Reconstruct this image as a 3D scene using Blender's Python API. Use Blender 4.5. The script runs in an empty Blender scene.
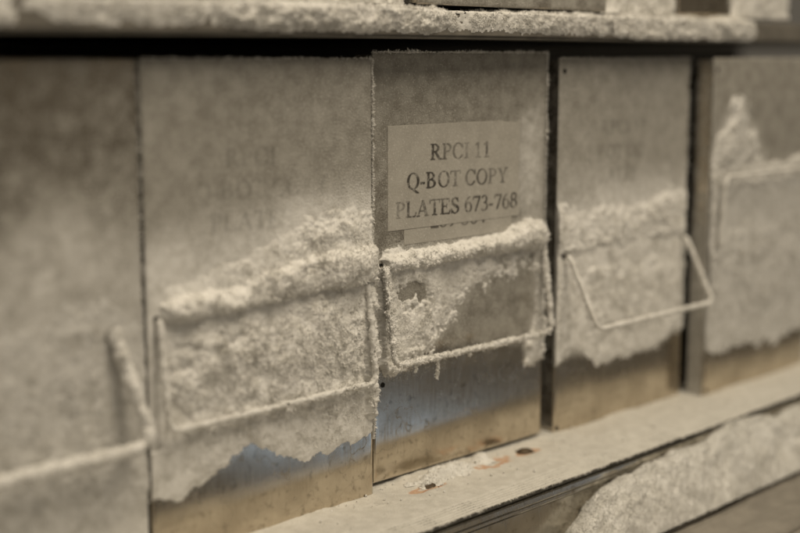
import bpy, math
import numpy as np
from mathutils import Vector, Matrix

# ---------------------------------------------------------------- scene, camera, light
S = bpy.context.scene
COL = S.collection
R = math.radians

cam_d = bpy.data.cameras.new("camera")
cam = bpy.data.objects.new("camera", cam_d)
COL.objects.link(cam)
S.camera = cam
cam_d.sensor_width = 36.0
cam_d.lens = 61.2
cam_d.clip_start = 0.02
cam_d.clip_end = 50
cam.location = (-0.4819, -0.4828, 0.2196)
# view azimuth 43.92 deg from +X, pitched down 8.757 deg
cam.rotation_euler = (R(90 - 8.757), 0, R(43.917 - 90))
cam_d.dof.use_dof = True
cam_d.dof.focus_distance = 0.695
cam_d.dof.aperture_fstop = 3.2
cam_d.dof.aperture_blades = 9

S.view_settings.view_transform = 'Standard'
S.view_settings.look = 'None'
S.view_settings.exposure = 0.0
S.view_settings.gamma = 1.0

wd = bpy.data.worlds.new("World")
S.world = wd
wd.use_nodes = True
wnt = wd.node_tree
bg = wnt.nodes['Background']
bg.inputs[0].default_value = (1.0, 0.865, 0.67, 1)
bg.inputs[1].default_value = 0.10


def area(name, loc, target, sx, sy, energy, color):
    d = bpy.data.lights.new(name, 'AREA')
    d.shape = 'RECTANGLE'
    d.size = sx
    d.size_y = sy
    d.energy = energy
    d.color = color
    o = bpy.data.objects.new(name, d)
    COL.objects.link(o)
    o.location = loc
    o.rotation_euler = (Vector(target) - Vector(loc)).to_track_quat('-Z', 'Y').to_euler()
    return o


area("ceiling_light", (0.06, -0.62, 1.22), (0.03, 0, 0.06), 0.6, 0.85, 13.2, (1.0, 0.865, 0.665))
area("room_fill", (-0.7, -1.5, 0.60), (0.0, 0, 0.1), 0.7, 0.7, 2.0, (1.0, 0.87, 0.69))  # added fill from the front left, raised to lighten left-facing drawer sides
area("blue_strip_lamp", (0.68, -0.66, -0.242), (0.05, 0, 0.03), 0.50, 0.026, 0.048, (0.52, 0.72, 1.0))  # unseen cool strip, added so the bare metal mirrors a blue band

# ---------------------------------------------------------------- numpy noise
_rs = np.random.RandomState(11)
_LAT = _rs.rand(512, 512)


def vnoise(x, y, seed=0):
    x = x + seed * 17.31
    y = y + seed * 41.77
    xi = np.floor(x).astype(int)
    yi = np.floor(y).astype(int)
    fx = x - xi
    fy = y - yi
    fx = fx * fx * fx * (fx * (fx * 6 - 15) + 10)
    fy = fy * fy * fy * (fy * (fy * 6 - 15) + 10)
    a = _LAT[xi & 511, yi & 511]
    b = _LAT[(xi + 1) & 511, yi & 511]
    c = _LAT[xi & 511, (yi + 1) & 511]
    d = _LAT[(xi + 1) & 511, (yi + 1) & 511]
    return (a * (1 - fx) + b * fx) * (1 - fy) + (c * (1 - fx) + d * fx) * fy


def fbm(x, y, scale, seed=0, octv=4, gain=0.5):
    """x, y in mm, scale = feature size in mm; returns about 0..1"""
    t = 0
    amp = 1
    tot = 0
    f = 1.0 / scale
    c, s = math.cos(0.6), math.sin(0.6)
    X, Y = x, y
    for k in range(octv):
        t = t + amp * vnoise(X * f, Y * f, seed + k * 3)
        tot += amp
        amp *= gain
        f *= 2.03
        X, Y = X * c - Y * s, X * s + Y * c
    return t / tot


def sstep(a, b, x):
    t = np.clip((x - a) / (b - a), 0, 1)
    return t * t * (3 - 2 * t)


def poly_mask(U, V, poly):
    ins = np.zeros(U.shape, bool)
    n = len(poly)
    j = n - 1
    for i in range(n):
        xi, yi = poly[i]
        xj, yj = poly[j]
        if yi != yj:
            c = ((yi > V) != (yj > V)) & (U < (xj - xi) * (V - yi) / (yj - yi) + xi)
            ins ^= c
        j = i
    return ins.astype(float)


def blur(A, sig):
    """gaussian blur, sig in cells, edges replicated"""
    if sig < 0.3:
        return A
    r = int(max(1, math.ceil(sig * 2.5)))
    k = np.exp(-0.5 * (np.arange(-r, r + 1) / sig) ** 2)
    k /= k.sum()
    for ax in (0, 1):
        P = np.pad(A, [(r, r) if a == ax else (0, 0) for a in (0, 1)], mode='edge')
        out = np.zeros_like(A)
        for i, w in enumerate(k):
            sl = [slice(None)] * 2
            sl[ax] = slice(i, i + A.shape[ax])
            out += w * P[tuple(sl)]
        A = out
    return A


# ---------------------------------------------------------------- mesh helpers
def link(o, parent=None):
    COL.objects.link(o)
    if parent is not None:
        o.parent = parent
    return o


def mesh_np(name, V, F, mat, parent=None, smooth=False, attrs=None):
    """V (n,3) float array, F = list of int arrays (each m x k) - ONE mesh object"""
    me = bpy.data.meshes.new(name)
    V = np.asarray(V, np.float32)
    me.vertices.add(len(V))
    me.vertices.foreach_set('co', V.ravel())
    F = [np.asarray(f, np.int32) for f in F if len(f)]
    li = np.concatenate([f.ravel() for f in F])
    tot = np.concatenate([np.full(len(f), f.shape[1], np.int32) for f in F])
    st = np.concatenate([[0], np.cumsum(tot)[:-1]]).astype(np.int32)
    me.loops.add(len(li))
    me.loops.foreach_set('vertex_index', li)
    me.polygons.add(len(tot))
    me.polygons.foreach_set('loop_start', st)
    if smooth is True:
        me.polygons.foreach_set('use_smooth', np.ones(len(tot), bool))
    elif isinstance(smooth, np.ndarray):
        me.polygons.foreach_set('use_smooth', smooth)
    else:
        me.polygons.foreach_set('use_smooth', np.zeros(len(tot), bool))
    me.update(calc_edges=True)
    me.validate()
    for k, a in (attrs or {}).items():
        at = me.attributes.new(k, 'FLOAT', 'POINT')
        at.data.foreach_set('value', np.asarray(a, np.float32).ravel())
    me.materials.append(mat)
    return link(bpy.data.objects.new(name, me), parent)


class MB:
    """collects boxes, prisms, lathes into one mesh"""
    def __init__(self):
        self.v = []
        self.f = []

    def add(self, vs, fs):
        o = len(self.v)
        self.v += [tuple(p) for p in vs]
        self.f += [tuple(i + o for i in f) for f in fs]

    def box(self, x0, x1, y0, y1, z0, z1):
        self.add([(x0, y0, z0), (x1, y0, z0), (x1, y1, z0), (x0, y1, z0),
                  (x0, y0, z1), (x1, y0, z1), (x1, y1, z1), (x0, y1, z1)],
                 [(0, 3, 2, 1), (4, 5, 6, 7), (0, 1, 5, 4), (1, 2, 6, 5), (2, 3, 7, 6), (3, 0, 4, 7)])

    def lathe(self, prof, n=20, axis='Z', c=(0, 0, 0), jit=None):
        vs = []
        for (r, h) in prof:
            for k in range(n):
                a = 2 * math.pi * k / n
                rr = r * (1 + (jit(k) if jit else 0))
                p = (rr * math.cos(a), rr * math.sin(a), h)
                if axis == 'Y':
                    p = (p[0], -p[2], p[1])
                vs.append((p[0] + c[0], p[1] + c[1], p[2] + c[2]))
        fs = []
        for i in range(len(prof) - 1):
            for k in range(n):
                k2 = (k + 1) % n
                fs.append((i * n + k, i * n + k2, (i + 1) * n + k2, (i + 1) * n + k))
        fs.append(tuple(range((len(prof) - 1) * n, len(prof) * n)))
        self.add(vs, fs)

    def build(self, name, mat, parent=None, bevel=0, smooth=False):
        me = bpy.data.meshes.new(name)
        me.from_pydata(self.v, [], self.f)
        me.update()
        if smooth:
            for p in me.polygons:
                p.use_smooth = True
        me.materials.append(mat)
        o = link(bpy.data.objects.new(name, me), parent)
        if bevel:
            m = o.modifiers.new('bevel', 'BEVEL')
            m.width = bevel
            m.segments = 2
        return o


def empty(name, loc, rz=0.0):
    o = bpy.data.objects.new(name, None)
    o.empty_display_size = 0.02
    o.location = loc
    o.rotation_euler = (0, 0, rz)
    return link(o)


def tag(o, label=None, cat=None, group=None, kind=None):
    if label:
        o['label'] = label
    if cat:
        o['category'] = cat
    if group:
        o['group'] = group
    if kind:
        o['kind'] = kind
    return o


# ---------------------------------------------------------------- materials
class NT:
    def __init__(self, name):
        self.m = bpy.data.materials.new(name)
        self.m.use_nodes = True
        self.t = self.m.node_tree
        self.t.nodes.clear()
        self.out = self.n('ShaderNodeOutputMaterial')
        self.tc = self.n('ShaderNodeTexCoord').outputs['Object']

    def n(self, typ, **kw):
        nd = self.t.nodes.new(typ)
        for k, v in kw.items():
            if hasattr(nd, k):
                setattr(nd, k, v)
        return nd

    def set(self, sock, v):
        if isinstance(v, bpy.types.NodeSocket):
            self.t.links.new(v, sock)
        else:
            sock.default_value = v

    def noise(self, scale, detail=3, rough=0.55, stretch=None, off=(0, 0, 0)):
        nd = self.n('ShaderNodeTexNoise')
        nd.inputs['Scale'].default_value = scale
        nd.inputs['Detail'].default_value = detail
        nd.inputs['Roughness'].default_value = rough
        mp = self.n('ShaderNodeMapping')
        mp.inputs['Location'].default_value = off
        if stretch:
            mp.inputs['Scale'].default_value = stretch
        self.t.links.new(self.tc, mp.inputs['Vector'])
        self.t.links.new(mp.outputs[0], nd.inputs['Vector'])
        return nd.outputs['Fac']

    def math(self, op, a, b=0.0, clamp=False):
        nd = self.n('ShaderNodeMath', operation=op)
        nd.use_clamp = clamp
        self.set(nd.inputs[0], a)
        self.set(nd.inputs[1], b)
        return nd.outputs[0]

    def ramp(self, v, a, b, c=0.0, d=1.0):
        nd = self.n('ShaderNodeMapRange')
        nd.interpolation_type = 'SMOOTHSTEP'
        self.set(nd.inputs[0], v)
        nd.inputs[1].default_value = a
        nd.inputs[2].default_value = b
        nd.inputs[3].default_value = c
        nd.inputs[4].default_value = d
        return nd.outputs[0]

    def mixc(self, f, a, b):
        nd = self.n('ShaderNodeMix', data_type='RGBA')
        self.set(nd.inputs[0], f)
        self.set(nd.inputs[6], a)
        self.set(nd.inputs[7], b)
        return nd.outputs[2]

    def attr(self, name):
        nd = self.n('ShaderNodeAttribute', attribute_name=name)
        return nd.outputs['Fac']

    def bsdf(self, color, rough=0.5, metal=0.0, normal=None, spec=0.5, sss=0.0):
        p = self.n('ShaderNodeBsdfPrincipled')
        self.set(p.inputs['Base Color'], color)
        self.set(p.inputs['Roughness'], rough)
        self.set(p.inputs['Metallic'], metal)
        p.inputs['Specular IOR Level'].default_value = spec
        if sss:
            p.inputs['Subsurface Weight'].default_value = sss
            p.inputs['Subsurface Radius'].default_value = (0.002, 0.002, 0.002)
            p.inputs['Subsurface Scale'].default_value = 1.0
        if normal is not None:
            self.t.links.new(normal, p.inputs['Normal'])
        return p.outputs[0]

    def bump(self, h, dist, strength=1.0):
        b = self.n('ShaderNodeBump')
        b.inputs['Distance'].default_value = dist
        b.inputs['Strength'].default_value = strength
        self.t.links.new(h, b.inputs['Height'])
        return b.outputs[0]

    def mixs(self, f, a, b):
        nd = self.n('ShaderNodeMixShader')
        self.set(nd.inputs[0], f)
        self.t.links.new(a, nd.inputs[1])
        self.t.links.new(b, nd.inputs[2])
        return nd.outputs[0]

    def done(self, sh):
        self.t.links.new(sh, self.out.inputs[0])
        return self.m


def frost_tint(n):
    """dense white rime broken by thinner, greyer ice"""
    a = n.ramp(n.noise(190, 5, 0.68), 0.34, 0.64)
    g = n.ramp(n.noise(70, 4, 0.6, None, (0.3, 0.1, 0.7)), 0.35, 0.65)
    c = n.mixc(a, (0.64, 0.625, 0.585, 1), (0.90, 0.89, 0.865, 1))
    return n.mixc(n.math('MULTIPLY', g, 0.55), c, (0.90, 0.89, 0.865, 1))


def mat_frost(dim=1.0):
    n = NT("frost")
    b = n.noise(1500, 2)
    col = frost_tint(n)
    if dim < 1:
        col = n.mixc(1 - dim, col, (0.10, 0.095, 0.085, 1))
    bp = n.bump(b, 0.0004, 0.6)
    return n.done(n.bsdf(col, 0.75, 0, bp, 0.25))


def mat_snow():
    n = NT("snow")
    b = n.noise(900, 4, 0.7)
    col = n.mixc(n.ramp(n.noise(120, 3), 0.3, 0.7), (0.70, 0.69, 0.655, 1), (0.85, 0.845, 0.82, 1))
    return n.done(n.bsdf(col, 0.8, 0, n.bump(b, 0.0005, 0.6), 0.2))


def metal_shader(n, tint=(0.66, 0.585, 0.475, 1)):
    streak = n.noise(60, 4, 0.6, (14, 14, 0.8))
    blot = n.noise(38, 4, 0.6)
    spots = n.noise(210, 3, 0.6)
    r = n.math('ADD', n.ramp(blot, 0.3, 0.75, 0.13, 0.22), n.ramp(streak, 0.3, 0.7, -0.03, 0.05))
    c = n.mixc(n.ramp(blot, 0.35, 0.7), tint, (tint[0] * 0.78, tint[1] * 0.77, tint[2] * 0.75, 1))
    c = n.mixc(n.ramp(spots, 0.55, 0.68, 0, 0.55), c, (0.25, 0.22, 0.17, 1))
    wm = n.noise(55, 2, 0.5, None, (0.2, 0.5, 0.1))
    wm = n.math('SUBTRACT', 1.0, n.math('MULTIPLY', n.math('ABSOLUTE', n.math('SUBTRACT', wm, 0.52)), 60.0, True), True)
    c = n.mixc(n.math('MULTIPLY', wm, 0.14), c, (0.30, 0.27, 0.22, 1))
    r = n.math('ADD', r, n.math('MULTIPLY', wm, 0.10))
    bp = n.bump(streak, 0.00010, 0.15)
    return n.bsdf(c, r, 1.0, bp)


def mat_panel():
    """rack sheet metal, hazed over by hoarfrost where the cov attribute says; ink attribute = print below the frost"""
    n = NT("frosted_metal")
    cov = n.attr('cov')
    fine = n.noise(1000, 3, 0.65)
    big = n.noise(105, 5, 0.62)
    rime = n.math('ADD', n.attr('rime'), n.math('MULTIPLY', n.math('SUBTRACT', fine, 0.5), 0.8))
    rime = n.ramp(rime, 0.15, 0.95)
    cov = n.math('ADD', cov, rime, True)
    f = n.math('ADD', cov, n.math('MULTIPLY', n.math('SUBTRACT', fine, 0.5), 0.75))
    f = n.math('ADD', f, n.math('MULTIPLY', n.math('SUBTRACT', big, 0.5), 0.55))
    f = n.ramp(f, 0.22, 0.78)
    vc = n.mixc(n.ramp(big, 0.32, 0.68), (0.28, 0.265, 0.235, 1), (0.41, 0.395, 0.36, 1))
    grit = n.noise(800, 2, 0.75, None, (3, 1, 2))
    vc = n.mixc(n.ramp(grit, 0.56, 0.68, 0, 0.5), vc, (0.78, 0.76, 0.71, 1))
    vc = n.mixc(rime, vc, frost_tint(n))
    vc = n.mixc(n.attr('ink'), vc, (0.10, 0.095, 0.085, 1))
    veil = n.bsdf(vc, 0.8, 0, n.bump(fine, 0.0007, 0.9), 0.25)
    return n.done(n.mixs(f, metal_shader(n), veil))


def mat_paper():
    n = NT("frosted_paper")
    fine = n.noise(1100, 3, 0.65)
    big = n.noise(90, 3, 0.6)
    pc = n.mixc(n.ramp(big, 0.3, 0.7), (0.44, 0.42, 0.38, 1), (0.51, 0.49, 0.445, 1))
    pc = n.mixc(n.ramp(fine, 0.45, 0.75, 0, 0.5), pc, (0.36, 0.345, 0.31, 1))
    pc = n.mixc(n.ramp(n.noise(800, 2, 0.75, None, (3, 1, 2)), 0.57, 0.69, 0, 0.45), pc, (0.74, 0.72, 0.67, 1))
    col = n.mixc(n.attr('ink'), pc, (0.055, 0.05, 0.045, 1))
    return n.done(n.bsdf(col, 0.75, 0, n.bump(fine, 0.0003, 0.6), 0.2))


def mat_metal(name, tint=(0.56, 0.53, 0.47, 1)):
    n = NT(name)
    return n.done(metal_shader(n, tint))


def mat_sill():
    n = NT("frosted_aluminium")
    cov = n.attr('cov')
    fine = n.noise(900, 3, 0.65)
    f = n.ramp(n.math('ADD', cov, n.math('MULTIPLY', n.math('SUBTRACT', fine, 0.5), 0.7)), 0.25, 0.75)
    vc = n.mixc(n.ramp(n.noise(150, 4), 0.3, 0.7), (0.62, 0.605, 0.56, 1), (0.72, 0.705, 0.66, 1))
    rc = n.mixc(n.ramp(n.noise(420, 3), 0.35, 0.65), (0.52, 0.17, 0.035, 1), (0.60, 0.33, 0.13, 1))
    vc = n.mixc(n.attr('rust'), vc, rc)
    veil = n.bsdf(vc, 0.8, 0, n.bump(fine, 0.0006, 0.8), 0.25)
    return n.done(n.mixs(f, metal_shader(n, (0.45, 0.43, 0.39, 1)), veil))


def mat_plain(name, col, rough=0.6, metal=0.0, var=0.25, sc=120):
    n = NT(name)
    c = n.mixc(n.ramp(n.noise(sc, 4), 0.3, 0.7), tuple(x * (1 - var) for x in col[:3]) + (1,), col)
    return n.done(n.bsdf(c, rough, metal, n.bump(n.noise(sc * 6, 3), 0.0003, 0.5), 0.4))


FROST = mat_frost()
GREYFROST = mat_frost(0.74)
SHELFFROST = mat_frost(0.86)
SNOW = mat_snow()
PANEL = mat_panel()
PAPER = mat_paper()
SILL = mat_sill()
METAL = mat_metal("bare_metal")
WIRE = mat_metal("wire_metal", (0.42, 0.40, 0.36, 1))
SHEET = mat_metal("dull_sheet_metal", (0.30, 0.29, 0.28, 1))
DARK = mat_plain("dark_hole", (0.012, 0.011, 0.010, 1), 0.9)
LINER = mat_plain("liner", (0.10, 0.095, 0.085, 1), 0.8)
PAINT = mat_plain("dull_grey_paint", (0.20, 0.185, 0.16, 1), 0.6, 0, 0.3, 60)
RUBBER = mat_plain("pale_rubber", (0.33, 0.305, 0.265, 1), 0.55, 0, 0.25, 60)
BOLT = mat_plain("corroded_bolt", (0.16, 0.12, 0.08, 1), 0.6, 0.5, 0.5, 500)


# ---------------------------------------------------------------- frost crystals
def spikes(P, N, L, Wd, rng):
    """3-sided pyramids; P, N (n,3), L, Wd (n,) -> V, F"""
    n = len(P)
    if n == 0:
        return np.zeros((0, 3)), np.zeros((0, 3), int)
    D = N + rng.normal(0, 0.75, (n, 3))
    D /= np.linalg.norm(D, axis=1)[:, None]
    A = rng.normal(0, 1, (n, 3))
    A -= (A * D).sum(1)[:, None] * D
    A /= np.linalg.norm(A, axis=1)[:, None]
    B = np.cross(D, A)
    w = Wd[:, None]
    base = P - D * (L * 0.25)[:, None]
    fl = rng.uniform(0.35, 1.0, n)[:, None]        # some are flat flakes
    V = np.stack([base + A * w, base + (-0.5 * A + 0.87 * B * fl) * w,
                  base + (-0.5 * A - 0.87 * B * fl) * w,
                  P + D * L[:, None] + A * w * rng.uniform(-0.5, 0.5, n)[:, None],
                  P + D * (L * 0.8)[:, None] - A * w * 0.55], 1).reshape(-1, 3)
    i = (np.arange(n) * 5)[:, None]
    F = np.concatenate([i + np.array([[0, 1, 3]]), i + np.array([[1, 4, 3]]), i + np.array([[1, 2, 4]]),
                        i + np.array([[2, 0, 3]]), i + np.array([[2, 3, 4]])])
    return V, F


def grains(P, Rr, rng):
    """squashed octahedra"""
    n = len(P)
    if n == 0:
        return np.zeros((0, 3)), np.zeros((0, 3), int)
    Q = rng.normal(0, 1, (n, 3, 3))
    q, _ = np.linalg.qr(Q)
    s = Rr[:, None, None] * rng.uniform(0.6, 1.3, (n, 3, 1))
    ax = q * s
    V = np.concatenate([P[:, None] + ax, P[:, None] - ax], 1).reshape(-1, 3)
    i = (np.arange(n) * 6)[:, None]
    tri = [(0, 1, 2), (1, 3, 2), (3, 4, 2), (4, 0, 2), (1, 0, 5), (3, 1, 5), (4, 3, 5), (0, 4, 5)]
    F = np.concatenate([i + np.array([t]) for t in tri])
    return V, F


def join(*vf):
    V, F, o = [], [], 0
    for v, f in vf:
        if len(v):
            V.append(v)
            F.append(np.asarray(f) + o)
            o += len(v)
    return np.concatenate(V), F


# ---------------------------------------------------------------- serif lettering as ink coverage
def _box(X, Y, a, b, c, d):
    return (X >= a) & (X <= b) & (Y >= c) & (Y <= d)


def _ring(X, Y, cx, cy, rx, ry, tx, ty):
    o = ((X - cx) / rx) ** 2 + ((Y - cy) / ry) ** 2 <= 1
    i = ((X - cx) / (rx - tx)) ** 2 + ((Y - cy) / (ry - ty)) ** 2 <= 1
    return o & ~i


def _dia(X, Y, x0, y0, x1, y1, w):
    lo, hi = min(y0, y1), max(y0, y1)
    xc = x0 + (x1 - x0) * (Y - y0) / (y1 - y0)
    return (np.abs(X - xc) <= w / 2) & (Y >= lo) & (Y <= hi)


GW = dict(I=.5, P=.84, R=1.0, C=1.0, Q=1.09, O=1.09, B=1.0, T=.92, Y=1.09, L=.92, A=1.09, E=.92, S=.84)


def gwidth(c):
    return GW.get(c, {'-': .5, ' ': .38}.get(c, .755))


def glyph(c, X, Y):
    b, r, d = _box, _ring, _dia
    sr = lambda a, e, y: b(X, Y, a, e, y, y + .05)
    st = b(X, Y, .14, .30, 0, 1) | sr(.03, .42, 0) | sr(.03, .30, .95)
    if c == 'I':
        return b(X, Y, .17, .33, 0, 1) | sr(.05, .45, 0) | sr(.05, .45, .95)
    if c == 'P':
        return st | (r(X, Y, .38, .73, .40, .27, .17, .055) & (X > .38)) | b(X, Y, .2, .39, .945, 1) | b(X, Y, .28, .39, .46, .515)
    if c == 'R':
        return st | (r(X, Y, .38, .74, .38, .26, .17, .055) & (X > .38)) | b(X, Y, .2, .39, .945, 1) | b(X, Y, .28, .46, .48, .535) \
            | d(X, Y, .44, .5, .82, 0, .20) | sr(.72, 1.0, 0)
    if c == 'B':
        return st | (r(X, Y, .38, .76, .36, .24, .16, .05) & (X > .38)) | (r(X, Y, .40, .27, .45, .27, .18, .05) & (X > .40)) \
            | b(X, Y, .2, .4, .95, 1) | b(X, Y, .28, .42, .49, .54) | b(X, Y, .2, .42, 0, .05)
    if c == 'C':
        return (r(X, Y, .52, .5, .48, .52, .18, .055) & ~((X > .66) & (np.abs(Y - .5) < .24))) | b(X, Y, .88, .93, .66, 1)
    if c in 'OQ':
        m = r(X, Y, .54, .5, .50, .52, .18, .055)
        if c == 'Q':
            m = m | d(X, Y, .50, 0, .95, -.27, .24)
        return m
    if c == 'T':
        return b(X, Y, .38, .54, 0, 1) | sr(.24, .68, 0) | b(X, Y, .02, .90, .945, 1) | b(X, Y, .02, .07, .76, 1) | b(X, Y, .85, .90, .76, 1)
    if c == 'Y':
        return d(X, Y, .54, .42, .22, 1, .19) | d(X, Y, .58, .42, .86, 1, .075) | b(X, Y, .46, .62, 0, .48) | sr(.32, .76, 0) | sr(.02, .42, .95) | sr(.70, 1.05, .95)
    if c == 'L':
        return st | b(X, Y, .2, .86, 0, .05) | d(X, Y, .80, 0, .88, .28, .06)
    if c == 'A':
        return d(X, Y, .13, 0, .52, 1, .07) | d(X, Y, .86, 0, .52, 1, .19) | b(X, Y, .26, .72, .30, .355) | sr(.0, .30, 0) | sr(.68, 1.08, 0)
    if c == 'E':
        return st | b(X, Y, .2, .82, .945, 1) | b(X, Y, .2, .84, 0, .055) | b(X, Y, .28, .6, .48, .535) | b(X, Y, .57, .62, .38, .64) \
            | b(X, Y, .77, .82, .76, 1) | d(X, Y, .82, 0, .88, .26, .06)
    if c == 'S':
        u = r(X, Y, .40, .75, .31, .27, .14, .055) & ((X < .40) | (Y > .82)) & ~((X > .4) & (Y < .7))
        l = r(X, Y, .42, .26, .34, .28, .14, .055) & ((X > .42) | (Y < .17))
        return u | l | d(X, Y, .20, .66, .64, .34, .26) | b(X, Y, .64, .69, .70, 1.0) | b(X, Y, .08, .13, 0, .32)
    if c == '6':
        return r(X, Y, .39, .32, .33, .33, .14, .05) | (r(X, Y, .62, .42, .56, .60, .15, .055) & (X < .56) & (Y > .30))
    if c == '9':
        return glyph('6', .77 - X, 1 - Y)
    if c == '7':
        return b(X, Y, .07, .72, .89, 1) | d(X, Y, .28, 0, .67, .92, .13) | d(X, Y, .05, .74, .09, .95, .06)
    if c == '3':
        u = r(X, Y, .34, .75, .28, .26, .13, .05) & ((X > .34) | (Y > .84))
        l = r(X, Y, .31, .27, .37, .29, .14, .05) & ((X > .31) | (Y < .12))
        return u | l | b(X, Y, .26, .36, .49, .55)
    if c == '8':
        return r(X, Y, .38, .76, .28, .26, .12, .05) | r(X, Y, .38, .27, .33, .28, .13, .05)
    if c == '2':
        return (r(X, Y, .36, .70, .30, .31, .14, .06) & ((Y > .70) | (X > .45)) & (Y > .45)) | d(X, Y, .12, .05, .56, .58, .15) | b(X, Y, .06, .72, 0, .12)
    if c == '4':
        return b(X, Y, .04, .72, .24, .34) | b(X, Y, .44, .59, 0, 1) | d(X, Y, .08, .3, .48, 1, .07)
    if c == '1':
        return b(X, Y, .31, .46, 0, 1) | sr(.16, .62, 0) | d(X, Y, .16, .82, .38, .98, .16)
    if c == '-':
        return b(X, Y, .05, .42, .29, .40)
    return np.zeros(X.shape, bool)


def text_ink(w, h, res, lines, tilt=-0.9):
    """lines: (string, x0, baseline, xscale, cap) in mm of the sheet; returns ink 0..1 on the (nx, ny) grid"""
    nx, ny = int(round(w / res)) + 1, int(round(h / res)) + 1
    ss = 3
    ink = np.zeros((nx, ny))
    for sx in range(ss):
        for sy in range(ss):
            U, V = np.meshgrid(np.linspace(0, w, nx) + (sx - 1) * res / ss, np.linspace(0, h, ny) + (sy - 1) * res / ss, indexing='ij')
            c, s = math.cos(R(tilt)), math.sin(R(tilt))
            m = np.zeros(U.shape, bool)
            for (txt, x0, y0, xs, cap) in lines:
                A = ((U - x0) * c + (V - y0) * s) / xs
                B = (-(U - x0) * s + (V - y0) * c) / cap
                p = 0.0
                for ch in txt:
                    g = gwidth(ch)
                    if ch != ' ':
                        win = (A > p - .1) & (A < p + g + .12) & (B > -.35) & (B < 1.1)
                        sub = glyph(ch, A[win] - p, B[win])
                        m[win] |= sub
                    p += g
            ink += m
    U, V = np.meshgrid(np.linspace(0, w, nx), np.linspace(0, h, ny), indexing='ij')
    return np.clip(blur(ink / ss ** 2, 0.24 / res) * 2.1, 0, 1), U, V


def sheet(name, U, V, keep, y, mat, parent, attrs, off=(0, 0), curl=None, thick=0.00012):
    """thin paper sheet on the drawer front, with thickness at its rim (solid)"""
    nx, ny = U.shape
    Y = np.full(U.shape, y) if curl is None else y - curl
    P = np.stack([(U + off[0]) / 1000, Y / 1000.0, (V + off[1]) / 1000], -1).reshape(-1, 3)
    id_ = np.arange(nx * ny).reshape(nx, ny)
    q = np.stack([id_[:-1, :-1], id_[1:, :-1], id_[1:, 1:], id_[:-1, 1:]], -1)
    k = keep[:-1, :-1] & keep[1:, :-1] & keep[1:, 1:] & keep[:-1, 1:]
    F = q[k]
    used = np.zeros(nx * ny, bool)
    used[F.ravel()] = True
    remap = np.cumsum(used) - 1
    o = mesh_np(name, P[used], [remap[F]], mat, parent, True, {k2: a.ravel()[used] for k2, a in attrs.items()})
    sm = o.modifiers.new('thickness', 'SOLIDIFY')
    sm.thickness = thick
    sm.offset = -1
    return o


# ---------------------------------------------------------------- rack drawers
DW, DH, DD = 137.0, 222.0, 0.30


def frost_field(U, V, layers, seed, res):
    """height in mm and a soft presence field that thins out past the edge of the solid frost"""
    H = np.full(U.shape, -0.35)
    M = np.zeros(U.shape)
    for k, (poly, thick, soft, rag, nsc) in enumerate(layers):
        if thick < 0:                                   # a slit left free of frost
            m = blur(poly_mask(U, V, poly), soft / res)
            m = sstep(0.25, 0.75, m + rag * (fbm(U, V, nsc, seed + 7 * k, 4) - 0.5))
            H = H * (1 - m) - 0.35 * m
            M = M * (1 - m)
            continue
        m0 = poly_mask(U, V, poly)
        m = blur(m0, soft / res)
        nz = fbm(U, V, nsc, seed + 7 * k, 5, 0.66)
        e = m + rag * (nz - 0.5) * 2 * np.clip(4 * m * (1 - m) + 0.45, 0, 1)
        f = sstep(0.18, 1.05, e)
        big = fbm(U, V, nsc * 2.2, seed + 7 * k + 3, 3)
        if thick >= 0.6:
            H = np.maximum(H, f * thick * (0.35 + 1.3 * big) - 0.35 * (1 - np.clip(f * 3, 0, 1)))
        M = np.maximum(M, blur(m0, (soft + 3.6) / res) * min(1.0, 0.45 + thick / 4) * (0.35 + 1.3 * nz))
    pos = sstep(0.0, 1.5, H)
    lump = np.abs(fbm(U, V, 5.5, seed + 51, 4, 0.6) - 0.5) * 2
    amp = np.clip(0.30 + H * 0.12, 0, 0.8)
    H = H + pos * amp * ((fbm(U, V, 2.0, seed + 50, 4, 0.7) - 0.5) * 1.0 + (0.35 - lump) * 1.5)
    return H, M


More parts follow.
